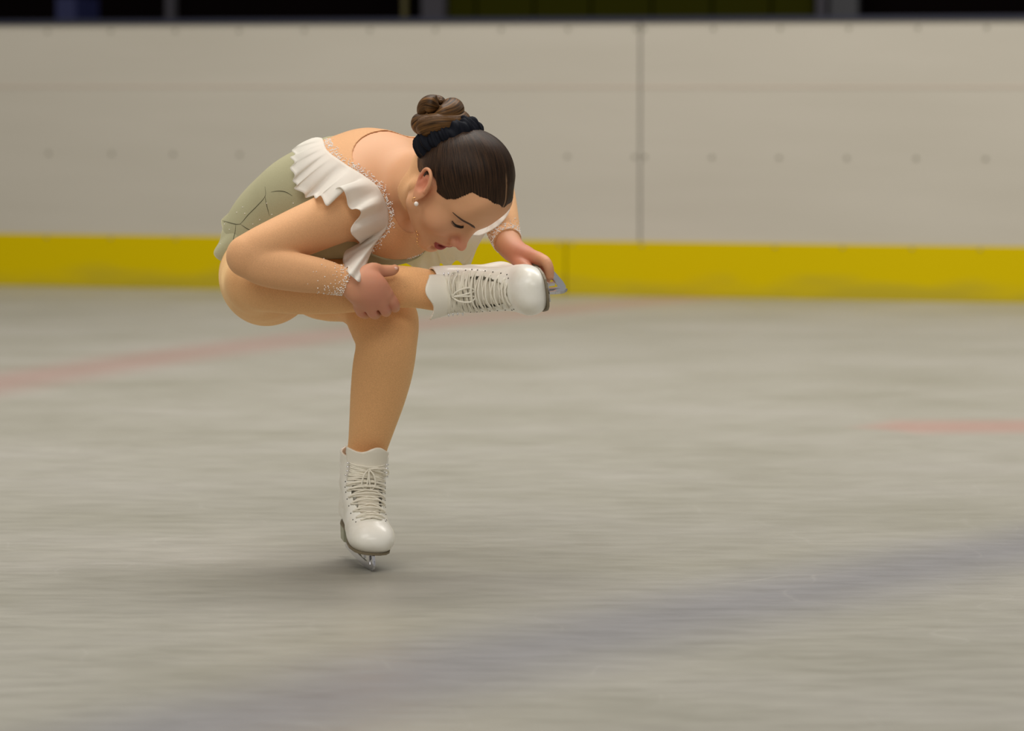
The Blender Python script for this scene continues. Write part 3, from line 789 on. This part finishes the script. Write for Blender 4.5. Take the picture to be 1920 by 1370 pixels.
ruffle_far('ruffle', [((700, 474, -.02), (702, 494, -.03)), ((726, 478, .0), (730, 500, -.01)), ((752, 480, .03), (756, 492, .02)), ((772, 478, .04), (778, 503, .03)), ((792, 472, .05), (800, 512, .03)), ((812, 464, .06), (820, 508, .05)), ((828, 458, .07), (826, 493, .06)), ((842, 455, .08), (840, 502, .07)), ((856, 452, .09), (856, 488, .08)), ((868, 448, .09), (870, 498, .09)), ((876, 446, .10), (882, 496, .10))], M_chiffon2)
ruffle_far('ruffle', [((925, 330, .05), (960, 375, .03)), ((915, 360, .05), (953, 400, .03)), ((905, 390, .04), (937, 420, .02)), ((890, 405, .04), (916, 434, .02)), ((875, 410, .04), (898, 441, .02)), ((860, 420, .04), (884, 440, .02))], M_chiffon, amp=.001)

# ---- rhinestones
def stones(name, pts, f, rmin, rmax, mt=M_stone):
    pts = np.concatenate([snap(f, c, .0030) for c in np.array_split(pts, max(1, len(pts) // 300))]); mb = MB()
    for p in pts: mb.ico(p, RNG.uniform(rmin, rmax))
    o = mb.build(name, mt, person, smooth=False); tag(o, kind='stuff'); return o
TOPo = TOPF
cand = []
for i in range(620):
    k = RNG.integers(0, len(RB_)); t = RNG.normal(0, 1)
    cand.append(RB_[k] + np.array([.006, 0, .006]) + RNG.normal(0, .0046, 3))
stones('rhinestones', np.array(cand), TORB, .0007, .0016)
mb = MB(); cb, ok = hit(TORB, [(752, 487), (757, 484), (762, 483), (767, 481), (772, 480), (777, 478), (782, 476), (787, 474), (792, 472), (795, 471)] * 5)
stones('rhinestones', cb + RNG.normal(0, .0022, cb.shape), TOPF, .0009, .0016)
cand = []
for w, n_, cnt, L0 in ((wR, wRn, 420, .075), (wL, wLn, 520, .06)):
    e1 = unit(np.cross(n_, (0, 0, 1))); e2 = np.cross(n_, e1)
    for i in range(cnt):
        t = RNG.uniform(0, 2 * math.pi); a = min(RNG.exponential(.016), L0) + .001
        if a > L0 * .98: continue
        cand.append(w - n_ * a + (e1 * math.cos(t) + e2 * math.sin(t)) * .026)
stones('rhinestones', np.array(cand), ARMS, .0007, .0014)
cand, ok = hit(TOPF, [(440 + 200 * RNG.random(), 300 + 110 * RNG.random()) for i in range(26)])
# seams and crease lines of skirt and bodice, and the few stones on them
from mathutils.bvhtree import BVHTree
def bvh(o): return BVHTree.FromPolygons([tuple(v.co) for v in o.data.vertices], [tuple(p.vertices) for p in o.data.polygons])
BV = [bvh(sk), bvh(bod)]
def cast(px, py):
    d = Vector(ray(px, py)); best = None
    for t in BV:
        h = t.ray_cast(Vector(CC), d)
        if h[0] is not None and (best is None or h[3] < best[3]): best = h
    return None if best is None else (np.array(best[0]), np.array(best[1]))
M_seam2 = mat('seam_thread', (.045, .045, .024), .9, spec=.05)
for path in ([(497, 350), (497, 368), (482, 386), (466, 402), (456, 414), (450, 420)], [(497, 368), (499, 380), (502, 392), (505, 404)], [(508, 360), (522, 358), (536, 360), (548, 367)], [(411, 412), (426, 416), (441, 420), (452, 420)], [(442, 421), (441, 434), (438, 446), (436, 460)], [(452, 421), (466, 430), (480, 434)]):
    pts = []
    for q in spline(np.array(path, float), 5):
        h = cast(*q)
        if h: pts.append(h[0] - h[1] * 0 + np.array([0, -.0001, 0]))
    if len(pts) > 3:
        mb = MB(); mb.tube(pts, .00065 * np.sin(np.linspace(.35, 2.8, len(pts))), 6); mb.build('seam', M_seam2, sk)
mb = MB()
for (a, b_) in [(455, 388), (459, 400), (421, 420), (405, 445), (413, 457), (500, 381), (510, 402), (487, 412), (550, 381), (430, 430), (474, 420), (444, 398)]:
    h = cast(a, b_)
    if h: mb.ico(h[0] + np.array([0, -.001, 0]), .0011)
tag(mb.build('rhinestones', M_stone, sk, smooth=False), kind='stuff')

# ---- hair
def hair_theta(phi):
    """angle of the hairline from the face axis, by direction phi around it (90 = up the forehead)"""
    return np.interp(phi, [-90, -65, -46, -35, -22, -10, -5, -1.8, 5, 14.8, 26.5, 36, 44, 51.5, 69, 90], [150, 140, 116, 108, 100, 88, 71, 64, 56, 53.0, 52.0, 54.2, 54.2, 49.8, 41.5, 35])
HCc = np.array([0, -.006, .030])
def hair_region(q):
    d = q - HCc; r = np.linalg.norm(d, axis=1) + 1e-9
    th = np.degrees(np.arccos(np.clip(d[:, 1] / r, -1, 1))); phi = np.degrees(np.arctan2(d[:, 2], np.abs(d[:, 0])))
    return np.radians(hair_theta(phi) - th) * .085
BDIR = unit(np.array([0, -.112, .058]) - HCc)
HN = Field([(HEADN, 0), (neck, .012)])
def hairf(Q):
    q = ((Q - HO) @ HM) / HS
    w_ = q - HCc; w_ = w_ / (np.linalg.norm(w_, axis=1)[:, None] + 1e-9); an = np.arctan2(w_ @ np.cross(BDIR, (1., 0, 0)), w_[:, 0])
    g = hair_region(q) + .0009 * np.sin(170 * an) * np.sin(61 * an + 1) + .0007 * np.sin(23 * an)
    c = HN(Q) / HS - np.clip(.0008 - g * .16, .0008, .0058)   # thins out at the hairline
    ear = np.linalg.norm((np.abs(q[:, :1]) - .075) * 1, axis=1); e = np.sqrt((np.abs(q[:, 0]) - .076) ** 2 + (q[:, 1] - .003) ** 2 + ((q[:, 2] - .007) * .7) ** 2) - .0205
    part = np.exp(-(q[:, 0] / .0016) ** 2) * (q[:, 1] > .045)
    return np.maximum(np.maximum(c + part * .0012, g), -e) * HS
lo = HO - np.array([.16, .17, .15]); hi = HO + .18
V, F = surface(Fn(hairf), lo, hi, .0014)
q = ((V - HO) @ HM) / HS
BL = np.array([0, -.112, .058])                                    # bun, in the head frame
bd = unit(BL - HCc)
w = q - HCc; w /= np.linalg.norm(w, axis=1)[:, None]
e1 = np.array([1.0, 0, 0]); e2 = np.cross(bd, e1)
ang = np.arctan2(w @ e2, w @ e1); pol = np.arccos(np.clip(w @ bd, -1, 1))
partm = np.exp(-((q[:, 0] - .001) / .0017) ** 2) * np.clip((q[:, 1] - .030) / .02, 0, 1)
hair = mesh_obj('hair', V, F, M_hair, person, attrs={'strand': np.abs(np.sin(ang / 2)) * 1.6 if False else ang * .16, 'along': pol, 'part': partm})

def swept(name, pts, rad, m, n=20, bumps=None, seed=0):
    """closed or open fat strands with strand/along attributes"""
    N_ = len(pts); mb = MB(); mb.tube(pts, rad, n, cap=True)
    A = np.array(mb.A); al = np.repeat(np.linspace(0, 1, N_), n)
    return mb, A + seed, al
bw = HM @ (BL * HS) + HO; bax = unit(np.array([-.34, .10, .94]))
b1 = unit(np.cross(bax, (0, 1, 0))); b2 = np.cross(bax, b1)
bc = P(823, 228, -.165)
mbs = MB(); At = []; Al = []
coils = []
for k, (r0, h0, rr, t0_, t1_) in enumerate(((.034, -.010, .021, 0, 6.6), (.029, .012, .020, 1.2, 7.4), (.014, .028, .019, 3.0, 8.6), (.030, .002, .018, 3.6, 6.4))):
    T = np.linspace(t0_, t1_, 70); pts = np.array([bc + b1 * math.cos(t) * r0 * (1 + .10 * math.sin(2 * t + k)) + b2 * math.sin(t) * r0 * (1 + .08 * math.cos(3 * t)) + bax * (h0 + .006 * math.sin(1.7 * t + k)) for t in T])
    rad = rr * (1 + .12 * np.sin(T * 2.3 + k)) * np.clip(np.minimum(np.linspace(0, 1, 70), np.linspace(1, 0, 70)) * 8, .25, 1)
    mb, a, l = swept('', pts, rad, None, 26, seed=k * 3.0)
    mbs.add(mb.V, mb.F); At.append(a); Al.append(l + k)
bun = mesh_obj('hair_bun', mbs.V, mbs.F, M_bun, person, attrs={'strand': np.concatenate(At), 'along': np.concatenate(Al)})
# scrunchie: gathered ring under the bun
sc_c = P(843, 260, -.168); sax = unit(np.array([-.32, .12, .94])); s1 = unit(np.cross(sax, (0, 1, 0))); s2 = np.cross(sax, s1)
V = []; nA, nB = 220, 28
for i in range(nA):
    t = 2 * math.pi * i / nA; c = sc_c + (s1 * math.cos(t) * .050 + s2 * math.sin(t) * .046)
    er = s1 * math.cos(t) + s2 * math.sin(t)
    for j in range(nB):
        a = 2 * math.pi * j / nB
        r = .0185 * (1 + .13 * math.sin(17 * t + 2.5 * math.sin(a + t)) + .09 * math.sin(37 * t + 2 * a + 3 * math.sin(5 * t)) + .16 * math.sin(3 * t + .8) + .08 * math.sin(3 * a + 9 * t))
        V.append(c + er * math.cos(a) * r * .8 + sax * math.sin(a) * r * 1.15)
F = [(i * nB + j, ((i + 1) % nA) * nB + j, ((i + 1) % nA) * nB + (j + 1) % nB, i * nB + (j + 1) % nB) for i in range(nA) for j in range(nB)]
mesh_obj('scrunchie', V, F, M_velvet, person)

# ---- brows, lashes, teeth, earrings
HEADF = Field([(HEAD, 0)])
def hpts(L_): return np.array([H(*p) for p in L_])
for s in (1, -1):
    mb = MB(); c = snap(HEADF, hpts(spline([(s * .012, .090, .0300), (s * .022, .085, .0345), (s * .034, .078, .0375), (s * .044, .068, .0365), (s * .051, .058, .0320)], 8)), -.0006)
    n_ = len(c); mb.tube(c, np.interp(np.linspace(0, 1, n_), [0, .15, .6, 1], [.0018, .0037, .0032, .0012]), 8)
    mb.build('eyebrow', mat('eyebrow', (.075, .035, .02), .7), person)
    mb = MB(); c = snap(HEADF, hpts(spline([(s * .0195, .080, .0150), (s * .025, .083, .0130), (s * .032, .082, .0124), (s * .040, .078, .0137), (s * .0475, .070, .0175)], 8)), .0004)
    mb.tube(c, np.interp(np.linspace(0, 1, len(c)), [0, .3, .8, 1], [.0005, .0013, .0016, .0006]), 6)
    g = grad(HEADF, c); dn = HM @ np.array([0, .2, -1.0]); sd = HM @ np.array([s * 1.0, 0, 0])
    for i in range(2, len(c)):
        x = i / len(c)
        for jj in range(2):
            d = unit(g[i] * .75 + dn * .55 + sd * (x - .45 + .1 * jj)); l = .0032 + .0028 * x
            mb.tube([c[i] + d * l * t + np.array(g[i]) * .0 + (HM @ np.array([0, .3, .5])) * l * .5 * t * t for t in (0, .4, .75, 1)], [.0004, .00035, .00025, .0001], 4)
    mb.build('eyelashes', M_lash, person)
for s in (1, -1):
    mb = MB(); e0 = H(s * .0775, .018, -.018); mb.sphere(e0 + np.array([-.0, -.004, -.004]), .0044)
    e = mb.build('earring', M_pearl, person); g = MB()
    g.tube([e0 + np.array([0, -.003, 0]) + .0045 * (np.array([1, 0, 0]) * math.cos(t) + np.array([0, 0, 1]) * math.sin(t)) + np.array([-.003, 0, .003]) for t in np.linspace(0, 2 * math.pi, 24)], .0007, 6)
    g.build('hoop', M_gold, e)
# chin-strap of beads at the throat side (dangling earring of the far ear shows by the jaw)
mb = MB()
for (a, b, r) in ((781, 434, .0016), (783, 440, .0024), (782, 447, .0020), (782, 453, .0018), (783, 458, .0014), (785, 462, .0012)): mb.ico(P(a, b, -.17), r)
mb.build('bead_drop', M_gold, person)

# ---- skates
def poly_blade(): return BLADE
def skate(M, o, sc, flip, label=None):
    """local frame: x toe, y left, z up; sole plane z = 0"""
    s3 = sc; sc = float(np.mean(sc))
    def W(p): return M @ (np.array(p, float) * s3) + o
    g = Group()
    g.u(ell((.108, .002 * flip, .026), (.068, .0460, .034)), .01)
    g.u(ell((.138, .014, .022), (.045, .0320, .029)), .02)
    g.u(ell((.138, -.012, .022), (.044, .0320, .029)), .015)
    g.u(ell((.035, 0, .035), (.085, .037, .042)), .02)
    g.u(rc((-.030, 0, .035), (-.022, 0, .09), .034, .036), .02)
    g.u(chain([(.125, 0, .018, .035), (.085, 0, .046, .0405), (.045, 0, .078, .0430), (.016, .001, .115, .0455), (.006, .002, .150, .048), (.004, .002, .185, .0495), (.004, .002, .22, .051)], 4), .012)
    g.u(rc((-.012, 0, .10), (-.010, 0, .21), .037, .042), .02)
    G0 = g
    B0 = Field([(G0, 0)])
    cuff = lambda q: q[:, 2] - (.166 + .10 * np.clip(q[:, 0], -.05, .02) * -.3)
    # the lacing opening: front centre strip, pear shaped
    def opening(q):
        s = q[:, 2]  # height works as the run along the instep
        wd = np.interp(q[:, 0] - q[:, 2] * .6, [-.2, -.075, -.045, -.022, -.014, .01, .04, .07, .088, .098], [.030, .028, .022, .021, .030, .032, .028, .020, .010, -.012])
        return np.abs(q[:, 1]) - wd
    front = lambda q: (.92 * q[:, 0] + .40 * q[:, 2]) - (.030 + .0)   # in front of the shin line
    base = lambda q: np.maximum(B0(q), np.maximum(.001 - q[:, 2], cuff(q)))
    def upper(q):
        d = base(q); op = np.maximum(opening(q), .036 - (q[:, 0] * .55 + q[:, 2] * .60))
        op = np.maximum(op, -(q[:, 0] - .0))
        groove = np.maximum(op, -(B0(q) + .013))
        hole = -(np.maximum(B0(q) + .006, 0 * q[:, 2]) )
        inner = np.maximum(B0(q) + .005, .12 - q[:, 2])   # hollow collar
        return np.maximum(np.maximum(d, -groove), -np.maximum(inner, -(q[:, 2] - .145)))
    V, F = surface(Fn(upper), (-.09, -.07, -.01), (.21, .07, .22), .0017)
    boot = mesh_obj('ice_skate', V @ M.T * sc + o if False else np.array([W(v) for v in V]), F, M_leather, person)
    # tongue with a padded top standing out of the cuff
    def tongue(q):
        shell = np.abs(B0(q) + .0062 + .0012 * np.sin(q[:, 2] * 300) * (q[:, 2] < .15)) - .0028
        reg = np.maximum(q[:, 0] - .122, np.abs(q[:, 1]) - np.interp(q[:, 2], [.03, .06, .10, .13, .16, .20], [.014, .020, .025, .031, .041, .046]))
        reg = np.maximum(reg, -(q[:, 0] - .010))
        top_ = q[:, 2] - (.190 - 3.5 * q[:, 1] ** 2 + .006 * np.sin(q[:, 1] * 90))
        bulge = np.clip((q[:, 2] - .155) / .03, 0, 1) * .004
        sh2 = np.abs(B0(q) - bulge + .0015) - .0034
        return np.maximum(np.maximum(np.where(q[:, 2] > .148, sh2, shell), reg), np.maximum(top_, .045 - (q[:, 0] * .55 + q[:, 2] * .60)))
    V, F = surface(Fn(tongue), (-.02, -.06, .0), (.16, .06, .24), .0016)
    mesh_obj('tongue', np.array([W(v) for v in V]), F, M_tongue, boot)
    # eyelets: spine along the instep
    sp = spline([(.128, .044), (.110, .058), (.090, .072), (.072, .085), (.056, .098), (.046, .108), (.039, .120), (.036, .132), (.037, .144), (.038, .154)], 6)
    rows = [sp[int(i)] for i in np.linspace(0, len(sp) - 1, 12)]
    pts = []
    for k, (x, z) in enumerate(rows):
        wd = np.interp(k, [0, 1, 2, 4, 6, 7, 9, 11], [.015, .023, .029, .036, .038, .032, .029, .034]); pr = []
        for s in (-1, 1):
            p = snap(B0, [(x - .002, s * wd, z)], .0006, 10)[0]; pr.append(p)
            if k < 8:
                nn = grad(B0, [p])[0]; q2 = snap(B0, [(x - .004, s * (wd + .006), z - .004)], 0, 10)[0]
                eye = MB(); eye.tube([W(q2 - grad(B0, [q2])[0] * .002), W(q2 + grad(B0, [q2])[0] * .0008)], .0013 * sc, 8); eye.build('eyelet', M_dark, boot)
        pts.append(pr)
    for k in (8, 9, 10, 11):
        for s in (0, 1):
            p = pts[k][s]; nn = grad(B0, [p])[0]; hk = MB(); hk.tube([W(p), W(p + nn * .004), W(p + nn * .004 + np.array([0, (s * 2 - 1) * .004, 0]))], .0015 * sc, 8); hk.build('hook', M_chrome, boot)
    lc = MB()
    def strand(a, b, lift=.004, r=.0018):
        n_ = 12; c = []
        for t in np.linspace(0, 1, n_):
            p = np.array(a) * (1 - t) + np.array(b) * t; c.append(p)
        c = np.array(c); d = B0(c); g = grad(B0, c); tgt = .0012 + lift * np.sin(np.linspace(0, math.pi, n_)) * .3
        c = c + g * (np.maximum(tgt - d, 0))[:, None]; c[1:-1] += RNG.normal(0, .0004, (n_ - 2, 3))
        lc.tube([W(p) for p in c], r * sc, 7)
    for k in range(11):
        a, b = pts[k], pts[k + 1]
        if k <= 6: strand(a[0], a[1], .012, .0020); strand(a[0], b[1], .002, .0014); strand(a[1], b[0], .003, .0014)
        else: strand(a[0], b[1], .006); strand(a[1], b[0], .009)
        if k > 5: strand(a[0], a[1], .003); strand(a[0] + (0, 0, .004), a[1] + (0, 0, .002), .006)
    # knot and bow
    kx = snap(B0, [(.055, 0, .148)], .006, 10)[0]
    for s in (-1, 1):
        loop = [kx, kx + (.008, s * .010, -.010), kx + (.012, s * .014, -.030), kx + (.012, s * .006, -.040), kx + (.010, s * .002, -.024), kx + (.004, 0, -.002)]
        lc.tube([W(p) for p in spline(loop, 6)], .0018 * sc, 7)
    loop = [kx, kx + (.004, flip * .020, .004), kx + (-.004, flip * .036, .0), kx + (-.010, flip * .044, -.008), kx + (-.010, flip * .040, -.016), kx + (.0, flip * .028, -.006), kx]
    lc.tube([W(p) for p in spline(loop, 6)], .0018 * sc, 7)
    lc.build('laces', M_lace, boot)
    # sole, heel
    out = []
    def plan(scale=1.0): 
        xs_ = np.linspace(-.060, .183, 40); w_ = np.interp(xs_, [-.060, -.045, -.02, .03, .07, .11, .14, .165, .178, .183], [.006, .024, .031, .028, .034, .042, .0425, .036, .026, .010])
        return [(x, w) for x, w in zip(xs_, w_)] + [(x, -w) for x, w in zip(xs_[::-1], w_[::-1])]
    pl = plan(); n_ = len(pl); mb = MB()
    V = [W((x, y, .0025)) for x, y in pl] + [W((x, y, -.0012)) for x, y in pl]
    mb.add(V, [tuple(range(n_)), tuple(range(2 * n_ - 1, n_ - 1, -1))] + [(i, i + n_, (i + 1) % n_ + n_, (i + 1) % n_) for i in range(n_)])
    mb.build('sole', M_sole, boot, smooth=False)
    mb = MB(); hp = [(x, y) for x, y in pl if x < .012]; n_ = len(hp)
    V = [W((x, y * .98, -.002)) for x, y in hp] + [W((x * .96, y * .86, -.032)) for x, y in hp]
    mb.add(V, [tuple(range(n_)), tuple(range(2 * n_ - 1, n_ - 1, -1))] + [(i, i + n_, (i + 1) % n_ + n_, (i + 1) % n_) for i in range(n_)])
    mb.build('heel', M_heel, boot, smooth=False)
    mb = MB(); oo = W((0, 0, 0)); Ms = M * s3
    mb.prism(poly_blade(), .0021, Ms, oo)
    sz_ = .86
    mb.prism(shear([(.085, -.003), (.100, -.003), (.105, -.031), (.088, -.031)]), .0028, Ms, oo)
    mb.prism(shear([(.135, -.003), (.150, -.003), (.165, -.031), (.148, -.031)]), .0028, Ms, oo)
    mb.prism(shear([(.175, -.003), (.182, -.003), (.192, -.019), (.182, -.019)]), .0028, Ms, oo)
    mb.prism(shear([(-.045, -.014), (-.020, -.014), (-.030, -.033), (-.055, -.033)]), .0028, Ms, oo)
    for (x0, x1, z, w_) in ((.07, .172, -.0045, .026), (-.052, .0, -.0328, .020)):
        mb.box(W(((x0 + x1) / 2, 0, z)), (abs(x1 - x0) / 2 * sc, w_ * sc * .7, .0010 * sc), M)
    mb.build('blade', M_steel, boot, smooth=False)
    return boot
skate(MSt, oS, SS, 1)
skate(MFr, oF, SF, 1)

# thumb nail
mb = MB(); mb.sphere(P(742, 503, -.181), (.0042, .0016, .0030)); mb.build('thumbnail', mat('nail', (.80, .50, .40), .3), person)
